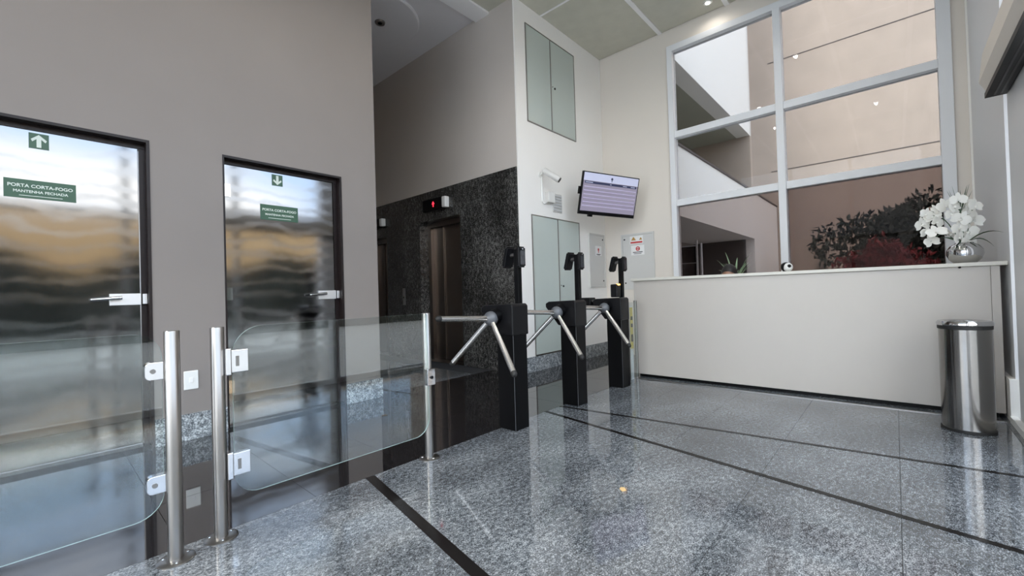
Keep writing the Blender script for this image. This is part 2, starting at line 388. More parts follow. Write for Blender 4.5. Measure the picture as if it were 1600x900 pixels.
# hall ceiling with round raised disc and a downlight
hc = sbox('ceiling_hall', (1.2, E, 4.11, 7.2, CZ+.01, CZ+.08), 'soffit', 'shaded grey lift hall ceiling with a round recess')
bm = bmesh.new(); lathe(bm, [(.60, -.03), (.62, -.018), (.62, 0.0)], (3.02, 5.08, CZ+.012), 64); obj('round_panel', bm, 'soffit', hc)
dl = thing('ceiling_downlight', 'small unlit round downlight in the hall ceiling disc', 'ceiling light', (3.11, 5.03, CZ-.02))
bm = bmesh.new(); lathe(bm, [(.02, -.012), (.062, -.014), (.068, 0), (.068, .01)], (3.11, 5.03, CZ-.022), 24); obj('trim', bm, 'steel', dl, smooth=True)
bm = bmesh.new(); lathe(bm, [(.0205, -.018), (.03, -.0145), (.03, -.012)], (3.11, 5.03, CZ-.022), 16); obj('lens', bm, 'black', dl)
sbox('beam', (WX0, E, 3.86, 4.11, CZ-.03, CZ+.3), 'ceil_white', 'pale ceiling beam over the lift hall entrance')

# ------------------------------------------------------------------ cabinet wall (V) and window wall (N)
bm = bmesh.new(); bx(bm, E, N+.2, V, V+.018, 0, CZ+.1); bx(bm, E+.36, N+.2, V+.018, V+.25, 0, CZ+.1); wv = struct('wall_back', bm, 'wall_white', 'white wall with glass cabinet doors')
sbox('baseboard_back', (E+.0, N, V-.018, V, 0, .187), 'granite_base', 'grey granite skirting under the white cabinet wall')
def cabinet(name, label, cat, x0, xm, x1, z0, z1, mat, seam=True, hinge_side=1):
    t = thing(name, label, cat, ((x0+x1)/2, V, z0))
    bm = bmesh.new(); f_ = .012
    bx(bm, x0, x1, V-.012, V, z0, z0+f_); bx(bm, x0, x1, V-.012, V, z1-f_, z1); bx(bm, x0, x0+f_, V-.012, V, z0+f_, z1-f_); bx(bm, x1-f_, x1, V-.012, V, z0+f_, z1-f_)
    if seam: bx(bm, xm-.008, xm+.008, V-.012, V, z0+f_, z1-f_)
    obj('frame', bm, 'steel', t)
    if seam:
        box('door', (x0+f_+.002, xm-.010, V-.010, V-.002, z0+f_+.002, z1-f_-.002), mat, t)
        d = box('door', (xm+.010, x1-f_-.002, V-.010, V-.002, z0+f_+.002, z1-f_-.002), mat, t)
        kb = bmesh.new(); cyl(kb, (xm+.085, V-.010, (z0+z1)/2-.02), (xm+.085, V-.018, (z0+z1)/2-.02), .014, 14); obj('lock', kb, 'black_plastic', d)
        kb = bmesh.new(); cyl(kb, (xm+.035, V-.010, (z0+z1)/2-.01), (xm+.035, V-.018, (z0+z1)/2-.01), .007, 10); obj('key_hole', kb, 'steel', d)
    return t
cabinet('wall_cabinet', 'pale glass double cabinet doors high on the white wall', 'cabinet', 4.205, 4.73, 5.315, 3.19, 4.46, 'panel_glass')
cabinet('wall_cabinet', 'tall pale glass double cabinet doors behind the turnstiles', 'cabinet', 4.225, 4.79, 5.325, .19, 2.0, 'panel_glass')
def service_door(label, axis, a0, a1, z0, z1, signs, raised):
    """small metal service hatch on V wall (axis X) or window wall (axis Y)"""
    if axis == 'X':
        t = thing('service_hatch', label, 'hatch', ((a0+a1)/2, V, z0)); B = lambda a, b, d0, d1, c, d: (a, b, V-d1, V-d0, c, d)
    else:
        t = thing('service_hatch', label, 'hatch', (N, (a0+a1)/2, z0)); B = lambda a, b, d0, d1, c, d: (N-d1, N-d0, a, b, c, d)
    bm = bmesh.new()
    for q in (B(a0, a1, 0, .02, z0, z0+.025), B(a0, a1, 0, .02, z1-.025, z1), B(a0, a0+.025, 0, .02, z0+.025, z1-.025), B(a1-.025, a1, 0, .02, z0+.025, z1-.025)): bx(bm, *q)
    obj('frame', bm, 'panel_grey', t)
    d = box('door', B(a0+.027, a1-.027, 0, .015, z0+.027, z1-.027), 'panel_grey', t)
    for zz in (z1-.08, z0+.10):
        ac = a1-.06
        kb = bmesh.new(); p = (ac, V-.015, zz) if axis == 'X' else (N-.015, ac, zz); q = (ac, V-.021, zz) if axis == 'X' else (N-.021, ac, zz)
        cyl(kb, p, q, .012, 12); obj('lock', kb, 'black_plastic', d)
    return t
h1 = service_door('narrow grey service hatch on the white wall behind the third turnstile', 'X', 5.57, 6.03, 1.05, 1.875, None, 0)
h2 = service_door('larger grey service hatch beneath the screen beside the counter', 'Y', 2.62, 3.15, 1.00, 1.85, None, 0)
# notices on the hatches
t = thing('notice_card', 'small white card with red symbol on the narrow hatch', 'notice', (5.83, V-.016, 1.53))
box('card', (5.745, 5.925, V-.0175, V-.0155, 1.54, 1.69), 'paper', t)
bm = bmesh.new(); cyl(bm, (5.835, V-.019, 1.635), (5.835, V-.0175, 1.635), .022, 18); bx(bm, 5.825, 5.845, V-.019, V-.0175, 1.585, 1.615); obj('symbol', bm, 'red', t)
bm = bmesh.new(); bx(bm, 5.775, 5.895, V-.019, V-.0175, 1.556, 1.566); bx(bm, 5.80, 5.87, V-.019, V-.0175, 1.544, 1.55); obj('print', bm, 'black_plastic', t)
t = thing('notice_card', 'white card with round red symbol on the larger hatch', 'notice', (N-.016, 2.88, 1.52))
box('card', (N-.0175, N-.0155, 2.775, 2.985, 1.52, 1.665), 'paper', t)
bm = bmesh.new()
n = 24
ro = [(math.cos(2*math.pi*k/n), math.sin(2*math.pi*k/n)) for k in range(n)]
for k in range(n):
    (c1, s1), (c2, s2) = ro[k], ro[(k+1) % n]; cy, cz = 2.875, 1.615
    vs = [bm.verts.new((x, cy+r_*c, cz+r_*s)) for x in (N-.0175, N-.0195) for r_, c, s in ((.034, c1, s1), (.034, c2, s2), (.019, c2, s2), (.019, c1, s1))]
    bm.faces.new(vs[4:8]); bm.faces.new((vs[0], vs[1], vs[5], vs[4])); bm.faces.new((vs[2], vs[3], vs[7], vs[6]))
bx(bm, N-.0195, N-.0175, 2.853, 2.897, 1.606, 1.622)
obj('symbol', bm, 'red', t)
bm = bmesh.new(); bx(bm, N-.0195, N-.0175, 2.80, 2.955, 1.557, 1.568); bx(bm, N-.0195, N-.0175, 2.82, 2.94, 1.535, 1.543); obj('print', bm, 'black_plastic', t)
t = thing('warning_sticker', 'ochre and brown sticker at the top of the larger hatch', 'sticker', (N-.016, 2.9, 1.70))
box('card', (N-.0175, N-.0155, 2.79, 3.0, 1.69, 1.81), 'paper', t)
bm = bmesh.new(); prism(bm, [(2.90, 1.745), (2.98, 1.745), (2.94, 1.80)], 'X', N-.0195, N-.0175); obj('triangle', bm, 'ochre', t)
bm = bmesh.new(); prism(bm, [(2.80, 1.745), (2.85, 1.745), (2.825, 1.785)], 'X', N-.0195, N-.0175); obj('triangle', bm, 'ochre', t)
bm = bmesh.new(); bx(bm, N-.0195, N-.0175, 2.80, 2.99, 1.70, 1.725); obj('print', bm, 'red', t)

# window wall around the opening
WL, WR, WTOP = 2.335, -.385, 4.45
bm = bmesh.new(); bx(bm, N, N+.2, WL, V+.25, 0, CZ+.1); bx(bm, N, N+.2, F-.1, WL, WTOP, CZ+.1); bx(bm, N, N+.2, F-.05, -.485, 0, WTOP); bx(bm, N, N+.2, -.485, WL, 0, .30)
wn = struct('wall_window', bm, 'wall_cream', 'cream wall around the tall reception window')
wi = sroot('window_1', (N, 1, 1), 'tall white framed window behind the reception counter')
def frame(name, dims, mat='alu'): return box(name, dims, mat, wi, bevel=.003)
A0, A1 = N-.045, N+.09
frame('window_frame', (A0, A1, 2.262, WL, .30, WTOP)); frame('window_frame', (A0, A1, -.485, -.385, .30, WTOP)); frame('window_frame', (A0, A1, -.385, 2.262, WTOP-.085, WTOP))
frame('mullion', (A0-.02, A1, .94, 1.02, .30, WTOP-.085))
B1, B2 = 3.175, 2.205
for (y0, y1) in ((-.385, .94), (1.02, 2.262)):
    frame('transom', (A0+.01, A1, y0, y1, B1-.045, B1+.045)); frame('transom', (A0+.01, A1, y0, y1, B2-.045, B2+.045)); frame('sill_rail', (A0+.01, A1, y0, y1, .30, .36))
    box('pane', (N+.03, N+.036, y0, y1, B1+.045, WTOP-.085), 'dimming_glass', wi); box('pane', (N+.03, N+.036, y0, y1, B2+.045, B1-.045), 'dimming_glass', wi)
    tag(box('pane', (N+.03, N+.036, y0, y1, .36, B2-.045), 'glass_brown' if y0 < 0 else 'glass_smoke', wi), 'brown tinted lower pane' if y0 < 0 else 'lightly tinted lower pane')
sbox('daylit_edge_strip', (N-.02, N-.001, -.60, -.585, .3, CZ), 'white_render')  # white strip colours in the bright daylit edge at the corner

# ------------------------------------------------------------------ ceiling
ce = sbox('ceiling', (WX0-.2, N+.2, F-.2, 4.2, CZ+.05, CZ+.25), 'ceil_white', 'lobby ceiling of grey green panels between pale strips')
xs = [N, 4.545, 3.0, 1.455, -.09, -1.635, -3.18, -4.0]; ys = [3.86, 3.32, 2.43, 1.53, .63, -.27, F]
strip = .028
for i in range(len(xs)-1):
    for j in range(len(ys)-1):
        x1, x0 = xs[i], xs[i+1]; y1, y0 = ys[j], ys[j+1]
        if j == 0: y0 = 2.43
        if j == 1: continue
        box('ceiling_panel', (x0+.012, x1-.012, y0+strip, y1-(strip if j else .0), CZ, CZ+.045), 'ceil', ce)
for y in ys[2:-1]:
    box('ceiling_strip', (WX0, N, y-strip, y+strip, CZ-.012, CZ+.049), 'ceil_white', ce)
for x in xs[1:-1]:
    box('ceiling_strip', (x-.012, x+.012, F, 3.86, CZ-.006, CZ+.048), 'ceil_white', ce)
for k, (lx, ly, lab) in enumerate(((5.86, 1.70, 'near the window'), (4.05, 1.08, 'above the open floor, added out of view as fill light'), (2.25, 1.98, 'above the first turnstile, added out of view as fill light'), (.70, 1.98, 'above the glass gate, added out of view as fill light'), (.70, .18, 'above the entrance, added out of view as fill light'))):  # the first spotlight is real; the rest are unseen, added as fill light
    cl_ = thing('ceiling_spotlight', f'small lit round spotlight in the lobby ceiling {lab}', 'ceiling light', (lx, ly, CZ), 'lobby ceiling spotlights')
    bm = bmesh.new(); lathe(bm, [(.028, -.01), (.05, -.012), (.055, 0), (.055, .01)], (lx, ly, CZ-.001), 24); obj('trim', bm, 'white', cl_, smooth=True)
    bm = bmesh.new(); lathe(bm, [(.015, -.017), (.027, -.013), (.027, -.008)], (lx, ly, CZ-.001), 16); obj('lens', bm, 'lamp', cl_)
    ld = bpy.data.lights.new('spot', 'SPOT'); lo = bpy.data.objects.new('spot', ld); C.objects.link(lo); lo.parent = cl_; lo.location = (0, 0, -.03)
    ld.energy = 26 if k else 3; ld.spot_size = R(165); ld.spot_blend = .6; ld.shadow_soft_size = .03; ld.color = (1, .95, .88)

# ------------------------------------------------------------------ facade on the right (plane Y=F), running past the camera
bm = bmesh.new(); bx(bm, 4.52, N+.2, F-.18, F, .30, CZ+.1); bx(bm, 3.80, 4.40, F-.18, F, 0, CZ+.1); bx(bm, WX0, N+.2, F-.18, F, CZ-.1, CZ+.1)
M['pillar'] = plain('pale grey pillar cladding', (.76, .76, .77), .45)
wr = struct('wall_right', bm, 'pillar', 'grey facade pillars between the window and the entrance')
sbox('trim_2', (4.50, N, F-.18, F+.03, 0, .30), 'white_render', 'low white plinth of the facade'); sbox('trim_3', (3.0, 4.50, F, F+.035, 0, .045), 'white_render', 'white facade sill on the floor')
fa = sroot('window_2', (0, F, 0), 'glazed entrance facade')
box('slot_pane', (4.40, 4.52, F-.10, F-.094, .0, CZ-.1), 'glass', fa)
ms = [3.80, 2.35, .90, -.55, -2.0, -3.45, WX0]
for a, b in zip(ms, ms[1:]):
    box('mullion', (b-.035, b+.035, F-.16, F-.04, 0, CZ-.1), 'alu_grey', fa)
    box('transom', (b+.035, a-.035, F-.13, F-.06, 2.32, 2.40), 'alu_grey', fa)
    box('transom', (b+.035, a-.035, F-.13, F-.06, 0.0, .06), 'alu_grey', fa)
    box('pane', (b+.035, a-.035, F-.10, F-.094, .06, 2.32), 'glass', fa); box('pane', (b+.035, a-.035, F-.10, F-.094, 2.40, CZ-.1), 'glass', fa)
M['curtain_cream'] = plain('cream powder coat', (.74, .68, .60), .4)
ac = thing('air_curtain', 'long white air curtain box with black lower edge over the entrance', 'air curtain', (2.6, F, 2.24))
bm = bmesh.new(); prism(bm, [(F, 2.262), (-.503, 2.282), (-.470, 2.35), (-.492, 2.55), (F, 2.60)], 'X', 1.2, 4.36); obj('housing', bm, 'curtain_cream', ac, bevel=.006)
box('grille', (1.22, 4.352, F+.005, -.494, 2.236, 2.270), 'black', ac)
bm = bmesh.new()
for k in range(2): bx(bm, 1.25, 4.31, F+.03+k*.03, F+.04+k*.03, 2.234, 2.24)
obj('louvre', bm, 'black_plastic', ac)
bm = bmesh.new(); bx(bm, 4.361, 4.364, -.50, -.497, 2.40, 2.46); obj('badge', bm, 'steel', ac)

# back of the lobby, behind the camera, roof edge over the facade
wt = sroot('window_3', (WX0, 1.6, 0), 'glazed end wall of the lobby behind the camera')
ry = [F, .9, 2.4, 3.9]
for a, b in zip(ry, ry[1:]):
    box('mullion', (WX0-.14, WX0, b-.035, b+.035, 0, CZ), 'alu_grey', wt); box('transom', (WX0-.12, WX0-.03, a+.035, b-.035, 2.32, 2.40), 'alu_grey', wt)
    box('pane', (WX0-.08, WX0-.074, a+.035, b-.035, 0, 2.32), 'glass', wt); box('pane', (WX0-.08, WX0-.074, a+.035, b-.035, 2.40, CZ), 'glass', wt)
sbox('roof', (WX0-.2, N+.25, F-.35, 8.6, CZ+.26, CZ+.6), 'white_render')

# ------------------------------------------------------------------ outdoors
sbox('ground', (-45, 60, -55, 40, -.35, -.13), 'pavement', 'pale pavement outside')
bm = bmesh.new(); bx(bm, 15.2, 15.6, -18, 2.74, -.13, 14)
bw = struct('wall_courtyard', bm, 'beige', 'tall beige rendered wall across the courtyard')
prism_b = bmesh.new(); prism(prism_b, [(15.2, 2.74), (16.3, 3.56), (16.3, 6), (15.2, 4.4)], 'Z', -.13, 14); obj('chamfer', prism_b, 'beige', bw)
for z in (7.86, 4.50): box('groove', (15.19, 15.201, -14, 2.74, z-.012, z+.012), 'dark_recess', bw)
Y0 = 2.6
bm = bmesh.new()
bx(bm, 6.32, 12.1, Y0, Y0+.3, 4.78, 14); bx(bm, 6.32, 15.0, Y0, Y0+.22, 2.19, 3.36); bx(bm, 12.1, 15.0, Y0, Y0+.22, -.13, 2.19)
bx(bm, 6.32, 12.1, Y0+.22, 6.5, 2.19, 2.4)
wb = struct('wall_annex', bm, 'white_render', 'white annex wall with balcony parapet across the courtyard')
box('coping', (6.32, 15.0, Y0-.02, Y0+.24, 3.36, 3.40), 'dark_recess', wb)
box('soffit', (6.32, 12.1, Y0+.3, 6.5, 4.78, 4.9), 'soffit_green', wb)
box('end_wall', (11.98, 12.12, Y0+.22, 6.5, 2.4, 14), 'beige', wb); box('inner_wall', (6.32, 12.0, 6.2, 6.5, -.13, 5), 'beige', wb)
box('column', (11.98, 12.16, Y0, Y0+.22, 3.40, 14), 'beige', wb)
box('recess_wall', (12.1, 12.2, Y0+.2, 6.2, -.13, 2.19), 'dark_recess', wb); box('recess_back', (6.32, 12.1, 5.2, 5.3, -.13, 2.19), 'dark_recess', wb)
box('recess_pier', (9.9, 12.1, 4.1, 4.3, -.13, 2.19), 'hall_grey', wb)
# glass gate in the annex recess
gt = thing('garden_gate', 'white framed glass gate in the dark recess outside the window', 'gate', (9.0, 3.15, -.13))
for y in (3.42, 2.985, 2.90): box('post', (8.98, 9.02, y-.014, y+.014, -.13, 1.90 if y != 2.985 else 1.97), 'alu', gt)
box('top_rail', (8.985, 9.015, 3.0, 3.41, 1.845, 1.865), 'alu', gt); box('middle_rail', (8.985, 9.015, 3.0, 3.41, 1.50, 1.512), 'alu', gt)
box('pane', (8.995, 9.001, 3.0, 3.41, -.05, 1.845), 'glass_brown', gt)
sbox('wall_garden', (13.4, 13.55, 1.27, 1.95, -.13, 2.15), 'beige', 'low beige garden wall seen through the tinted pane')

def leaves(bm, c, rad, n, size, seed, hollow=.35):
    rnd = random.Random(seed)
    for _ in range(n):
        while True:
            p = Vector([rnd.uniform(-1, 1) for _ in range(3)])
            if hollow < p.length < 1: break
        bump_ = .75+.35*math.sin(5*p.x+3*p.z)*math.cos(4*p.y)
        p = Vector((p.x*rad[0], p.y*rad[1], p.z*rad[2]))*bump_+Vector(c)
        e = Euler([rnd.uniform(0, 6.28) for _ in range(3)]).to_matrix(); s = size*rnd.uniform(.6, 1.3)
        vs = [bm.verts.new(p+e @ Vector(q)*s) for q in ((-.5, 0, 0), (0, -.22, .06), (.5, 0, 0), (0, .22, .06))]
        bm.faces.new(vs)
def tree(label, x, y, h, crown_z, rad, n, seed, mat='leaf_dark', cat='tree', name='street_tree', size=.22, group=None, g=-.13):
    t = thing(name, label, cat, (x, y, g), group); rnd = random.Random(seed)
    bm = bmesh.new(); cyl(bm, (x, y, g), (x+.1, y+.05, h), .11*h/4, 10, .06*h/4)
    for k in range(6):
        a = rnd.uniform(0, 6.28); z = h*rnd.uniform(.45, .95)
        cyl(bm, (x+.08, y+.03, z), (x+math.cos(a)*rad[0]*.7, y+math.sin(a)*rad[1]*.7, crown_z+rnd.uniform(-.3, .5)*rad[2]), .035, 6, .012)
    obj('trunk', bm, 'bark', t)
    bm = bmesh.new(); leaves(bm, (x, y, crown_z), rad, n, size, seed)
    tag(obj('foliage', bm, mat, t), kind='stuff')
    return t
tree('dark leafy tree standing in for a reflection in the tinted lower pane', 12.9, -.9, 2.2, 2.05, (1.0, 2.5, .95), 9000, 5, name='reflection_tree', size=.17)  # added behind the pane to imitate the street mirrored in it
sh = thing('reflection_shrub', 'red leafed shape standing in for a red patch reflected in the tinted pane', 'shrub', (11.0, .1, -.13))  # added red foliage imitates a red patch of the mirrored street
bm = bmesh.new(); leaves(bm, (11.0, .15, 1.2), (.45, .85, .7), 3500, .13, 9, .2); tag(obj('foliage', bm, 'leaf_red', sh), kind='stuff')
bm = bmesh.new(); [cyl(bm, (11.0+.1*k, .1+.15*k, -.13), (11.0+.2*k, .1+.4*k, 1.0), .03, 6) for k in (-1, 0, 1)]; obj('stem', bm, 'bark', sh)
# the street side, which the steel doors and the gate glass mirror
bm = bmesh.new(); bx(bm, -34, 34, -34.5, -33.5, -.13, 7.4)
ob_ = thing('street_building', 'ochre building across the street, seen mirrored in the steel doors', 'building', (0, -34, -.13))
obj('wall', bm, 'orange_render', ob_)
for k in range(12): box('window', (-30+5*k, -28.6+5*k, -33.52, -33.45, 2.2, 3.5), 'dark_recess', ob_)
for k, (x, y) in enumerate(((-12, -14.2), (-6.8, -13.4), (-1.6, -14.4), (3.6, -13.4), (8.8, -14.3))):
    tree(f'{("first", "second", "third", "fourth", "fifth")[k]} dark street tree in the row outside the entrance, counted toward the counter side', x, y-1.6, 2.5, 2.3+.12*(k % 3), (2.2, 1.3, 1.15), 2200, 20+k, size=.42, group='street trees outside the entrance')

hg = thing('hedge', 'long dark hedge beneath the street trees outside the entrance', 'hedge', (0, -12.4, -.13))
bm = bmesh.new(); bx(bm, -26, 13, -12.8, -12.1, -.13, 1.9); obj('core', bm, 'leaf_dark', hg)
bm = bmesh.new()
for k in range(9): leaves(bm, (-24+4*k, -12.4, 1.2), (2.5, .8, 1.4+.3*math.sin(k*2.1)), 1200, .35, 60+k, .5)
tag(obj('foliage', bm, 'leaf_dark', hg), kind='stuff')

# ------------------------------------------------------------------ reception counter
CX = 4.61
ct = thing('reception_counter', 'long cream reception counter with thin overhanging top', 'counter', (CX+.2, .83, 0))
box('front_panel', (CX, CX+.03, -.515, 2.225, .035, 1.095), 'counter', ct, bevel=.002)
box('end_panel', (CX-.004, CX+.36, -.562, -.516, .035, 1.095), 'counter', ct, bevel=.002)
box('end_panel', (CX, CX+.36, 2.225, 2.25, .035, 1.095), 'counter', ct, bevel=.002)
box('counter_top', (CX-.03, CX+.38, -.597, 2.27, 1.096, 1.125), 'counter_top', ct, bevel=.004)
box('plinth', (CX+.03, CX+.34, -.53, 2.22, 0, .035), 'black', ct)
box('floor_track', (CX-.13, CX-.10, -.55, 2.20, .0, .006), 'steel', ct)
bm = bmesh.new(); sph(bm, (CX-.03, -.36, 1.092), .008, 8); obj('screw_cap', bm, 'black', ct)
rd = thing('reception_desk', 'lower white work desk behind the counter', 'desk', (5.15, .9, 0))
box('desk_top', (CX+.37, 5.35, -.2, 1.9, .72, .75), 'counter_top', rd)
for y in (-.15, 1.85): box('side_panel', (CX+.40, 5.3, y-.015, y+.015, 0, .72), 'counter', rd)
cr_ = thing('low_cabinet', 'low white cabinet under the window behind the counter', 'cabinet', (5.85, 1.2, 0))
box('body', (5.66, 6.03, .5, 2.2, 0, .86), 'counter', cr_)
for y in (.5, 1.07, 1.64): box('door', (5.645, 5.66, y+.005, y+.56, .05, .84), 'counter', cr_)

# turnstile gate side posts and fixed glass next to the counter
def stanchion(x, y, label, zt=.892):
    t = thing('barrier_post', label, 'post', (x, y, 0))
    bm = bmesh.new(); lathe(bm, [(.0254, .004), (.0254, zt-.003), (.0235, zt)], (x, y, 0), 24); obj('tube', bm, 'steel', t, smooth=True)
    bm = bmesh.new(); lathe(bm, [(.062, 0), (.062, .004), (.055, .008), (.028, .010)], (x, y, 0), 28); obj('base_flange', bm, 'steel', t, smooth=True)
    for k in range(3):
        a = k*2.1+.4; bm = bmesh.new(); sph(bm, (x+.044*math.cos(a), y+.044*math.sin(a), .009), .007, 8, (1, 1, .5)); obj('screw', bm, 'chrome', t)
    return t
P1 = stanchion(.35, 2.115, 'steel post holding the left glass panel by two clamps'); P2 = stanchion(.51, 2.155, 'steel post carrying the hinges of the glass gate'); P3 = stanchion(1.605, 2.165, 'steel post with the latch of the glass gate')
P4 = thing('barrier_post', 'slim steel post between the third turnstile and the counter', 'post', (4.50, 2.18, 0))
bm = bmesh.new(); lathe(bm, [(.019, 0), (.019, .872), (.016, .876)], (4.50, 2.185, 0), 20); obj('tube', bm, 'steel', P4, smooth=True)
sp = thing('glass_side_panel', 'narrow glass strip panel beside the third turnstile', 'glass panel', (4.36, 2.16, 0))
box('pane', (4.27, 4.475, 2.155, 2.165, .03, .86), 'gate_glass', sp)
box('edge_profile', (4.25, 4.27, 2.145, 2.175, 0, .87), 'steel', sp)
yl = thing('warning_label', 'yellow and black vertical label by the slim post at the counter', 'label', (4.42, 2.25, .35))
box('backing', (4.40, 4.46, 2.20, 2.206, .34, .80), 'yellow', yl)
for z0, z1 in ((.66, .70), (.58, .62), (.42, .50)): box('print', (4.41, 4.45, 2.197, 2.2, z0, z1), 'black', yl)
box('holder_post', (4.395, 4.465, 2.206, 2.225, 0, .82), 'alu', yl)

def rounded(x0, x1, z0, z1, radii):
    """corner radii: bl, br, tr, tl"""
    pts = []
    for (cx, cz, a0), r_ in zip(((x0, z0, 180), (x1, z0, 270), (x1, z1, 0), (x0, z1, 90)), radii):
        sx_, sz_ = (1 if cx == x0 else -1), (1 if cz == z0 else -1)
        if r_ < .001: pts.append((cx, cz)); continue
        for k in range(9):
            a = R(a0+k*90/8); pts.append((cx+sx_*r_+r_*math.cos(a), cz+sz_*r_+r_*math.sin(a)))
    return pts
GY = 2.137
def glass_sheet(name, parent, outline, label=None):
    """glass with green edge: faces clear, thin edge"""
    bm = bmesh.new(); prism(bm, outline, 'Y', GY, GY+.008)
    o = obj(name, bm, 'gate_glass', parent); o.data.materials.append(M['glass_edge'])
    for p in o.data.polygons:
        if abs(p.normal.y) < .5: p.material_index = 1
    return o
g1 = thing('fixed_glass_panel', 'frameless glass panel left of the posts, clamped to the first post', 'glass panel', (-.4, GY, .17))
glass_sheet('pane', g1, rounded(-1.25, .322, .178, .885, (.09, .09, .09, .09)))
for z in (.74, .305):
    bm = bmesh.new(); prism(bm, rounded(.268, .330, z-.034, z+.034, (.018, .004, .004, .018)), 'Y', GY-.014, GY+.022); c_ = obj('clamp', bm, 'chrome', g1, bevel=.002)
    bm = bmesh.new(); cyl(bm, (.292, GY-.018, z), (.292, GY-.014, z), .009, 12); obj('bolt', bm, 'steel', c_)
g0 = thing('barrier_post', 'far steel post of the left glass panel', 'post', (-1.28, 2.115, 0))
bm = bmesh.new(); lathe(bm, [(.0254, .0), (.0254, .889), (.0235, .892)], (-1.28, 2.115, 0), 24); obj('tube', bm, 'steel', g0, smooth=True)
g2 = thing('glass_gate', 'frameless swinging glass gate with rounded corners between two steel posts', 'gate', (1.07, GY, .16))
glass_sheet('pane', g2, rounded(.560, 1.592, .157, .889, (.10, .10, .012, .12)))
for z in (.742, .300):
    bm = bmesh.new(); bx(bm, .553, .618, GY-.010, GY+.018, z-.048, z+.048); h = obj('hinge', bm, 'chrome', g2, bevel=.002)
    bm = bmesh.new(); bx(bm, .530, .5525, GY-.02, GY+.028, z-.057, z+.057); obj('bracket', bm, 'chrome', h, bevel=.004)
    bm = bmesh.new(); bx(bm, .570, .582, GY-.013, GY-.010, z-.022, z+.022); obj('knuckle', bm, 'steel', h)
bm = bmesh.new(); bx(bm, 1.575, 1.632, GY-.016, GY+.02, .452, .552); lt = obj('latch', bm, 'chrome', g2, bevel=.003)
bm = bmesh.new(); cyl(bm, (1.603, GY-.022, .50), (1.603, GY-.016, .50), .010, 14); obj('key_hole', bm, 'black_plastic', lt)

# ------------------------------------------------------------------ turnstiles
def turnstile(label, x, y):
    t = thing('turnstile', label, 'turnstile', (x, y, 0))
    L_ = lambda *a: (x+a[0], x+a[1], y+a[2], y+a[3], a[4], a[5])
    box('pedestal', L_(-.076, .076, -.082, .082, 0, .80), 'black', t, bevel=.004)
    box('trim_strip', L_(-.079, -.0765, -.084, -.082, .0, .70), 'hub_grey', t)
    bm = bmesh.new(); prism(bm, [(y-.092, .69), (y-.092, .905), (y-.075, .922), (y+.20, .912), (y+.235, .895), (y+.235, .862), (y+.10, .70)], 'X', x-.088, x+.088)
    obj('head', bm, 'black_plastic', t, bevel=.008)
    hub = Vector((x-.15, y+.065, .818))
    bm = bmesh.new(); cyl(bm, (x-.08, y+.065, .835), hub+Vector((.015, 0, .01)), .058, 20, .050); obj('hub_neck', bm, 'black', t, smooth=True)
    bm = bmesh.new(); sph(bm, hub, .054, 24); obj('hub', bm, 'hub_grey', t, smooth=True)
    for d in ((-.485, 0, .028), (-.10, .335, -.345), (-.13, -.33, -.352)):
        d = Vector(d); bm = bmesh.new(); cyl(bm, hub+d.normalized()*.03, hub+d*.965, .0200, 18); a = obj('arm', bm, 'arm_steel', t, smooth=True)
        bm = bmesh.new(); cyl(bm, hub+d*.965, hub+d, .0202, 18); sph(bm, hub+d, .0202, 14, (1, 1, 1)); obj('end_cap', bm, 'rubber', a, smooth=True)
    px, py = x+.055, y-.03
    box('reader_pole', (px-.021, px+.021, py-.021, py+.021, .915, 1.33), 'black', t, bevel=.003)
    def reader(nm, ox, oy, rz, tilt, w_=.078, h_=.155, dp=.035):
        q = Matrix.Translation((px+ox, py+oy, 1.268)) @ Matrix.Rotation(R(rz), 4, 'Z') @ Matrix.Rotation(R(tilt), 4, 'X')
        bm = bmesh.new(); bx(bm, -w_/2, w_/2, -dp, 0, -h_/2, h_/2)
        es = [e for e in bm.edges if e.calc_face_angle(0) > .6]; bmesh.ops.bevel(bm, geom=es, offset=.012, segments=3, affect='EDGES')
        bmesh.ops.transform(bm, matrix=q, verts=bm.verts); o = obj('face_reader', bm, 'black_plastic', t)
        bm = bmesh.new(); bx(bm, -w_/2+.014, w_/2-.014, -dp-.002, -dp+.001, -h_/2+.02, h_/2-.03); bmesh.ops.transform(bm, matrix=q, verts=bm.verts); obj('screen', bm, 'reader_screen', o)
        bm = bmesh.new(); cyl(bm, (0, -dp-.003, h_/2-.018), (0, -dp, h_/2-.018), .006, 10); bmesh.ops.transform(bm, matrix=q, verts=bm.verts); obj('lens', bm, 'chrome', o)
        return o
    reader('', 0, -.021, -6, 0)
    reader('', -.012, .062, 172, -17, .098, .165)
    bm = bmesh.new(); cyl(bm, (px, py+.02, 1.29), (px-.005, py+.078, 1.285), .016, 12); obj('bracket', bm, 'steel', t)
    bm = bmesh.new(); sph(bm, (px-.035, py+.07, 1.335), .010, 10); obj('lens_knob', bm, 'chrome', t)
    return t
M['hub_grey'] = plain('dark grey cast hub', (.10, .105, .115), .3, spec=.6)
M['reader_screen'] = plain('dark reader screen', (.03, .03, .035), .08, spec=.8)
turnstile('black tripod turnstile with twin face readers, nearest the glass gate', 2.37, 2.145)
turnstile('middle black tripod turnstile of the three', 3.20, 2.155)
T3 = turnstile('black tripod turnstile with an amber lit card reader, beside the counter', 4.04, 2.165)
x, y = 4.04, 2.165
box('card_reader', (x-.075, x+.005, y-.05, y+.03, .925, 1.06), 'black_plastic', T3, bevel=.01)
box('reader_light', (x-.062, x-.012, y-.052, y-.03, 1.047, 1.0625), 'amber', T3, bevel=.003)
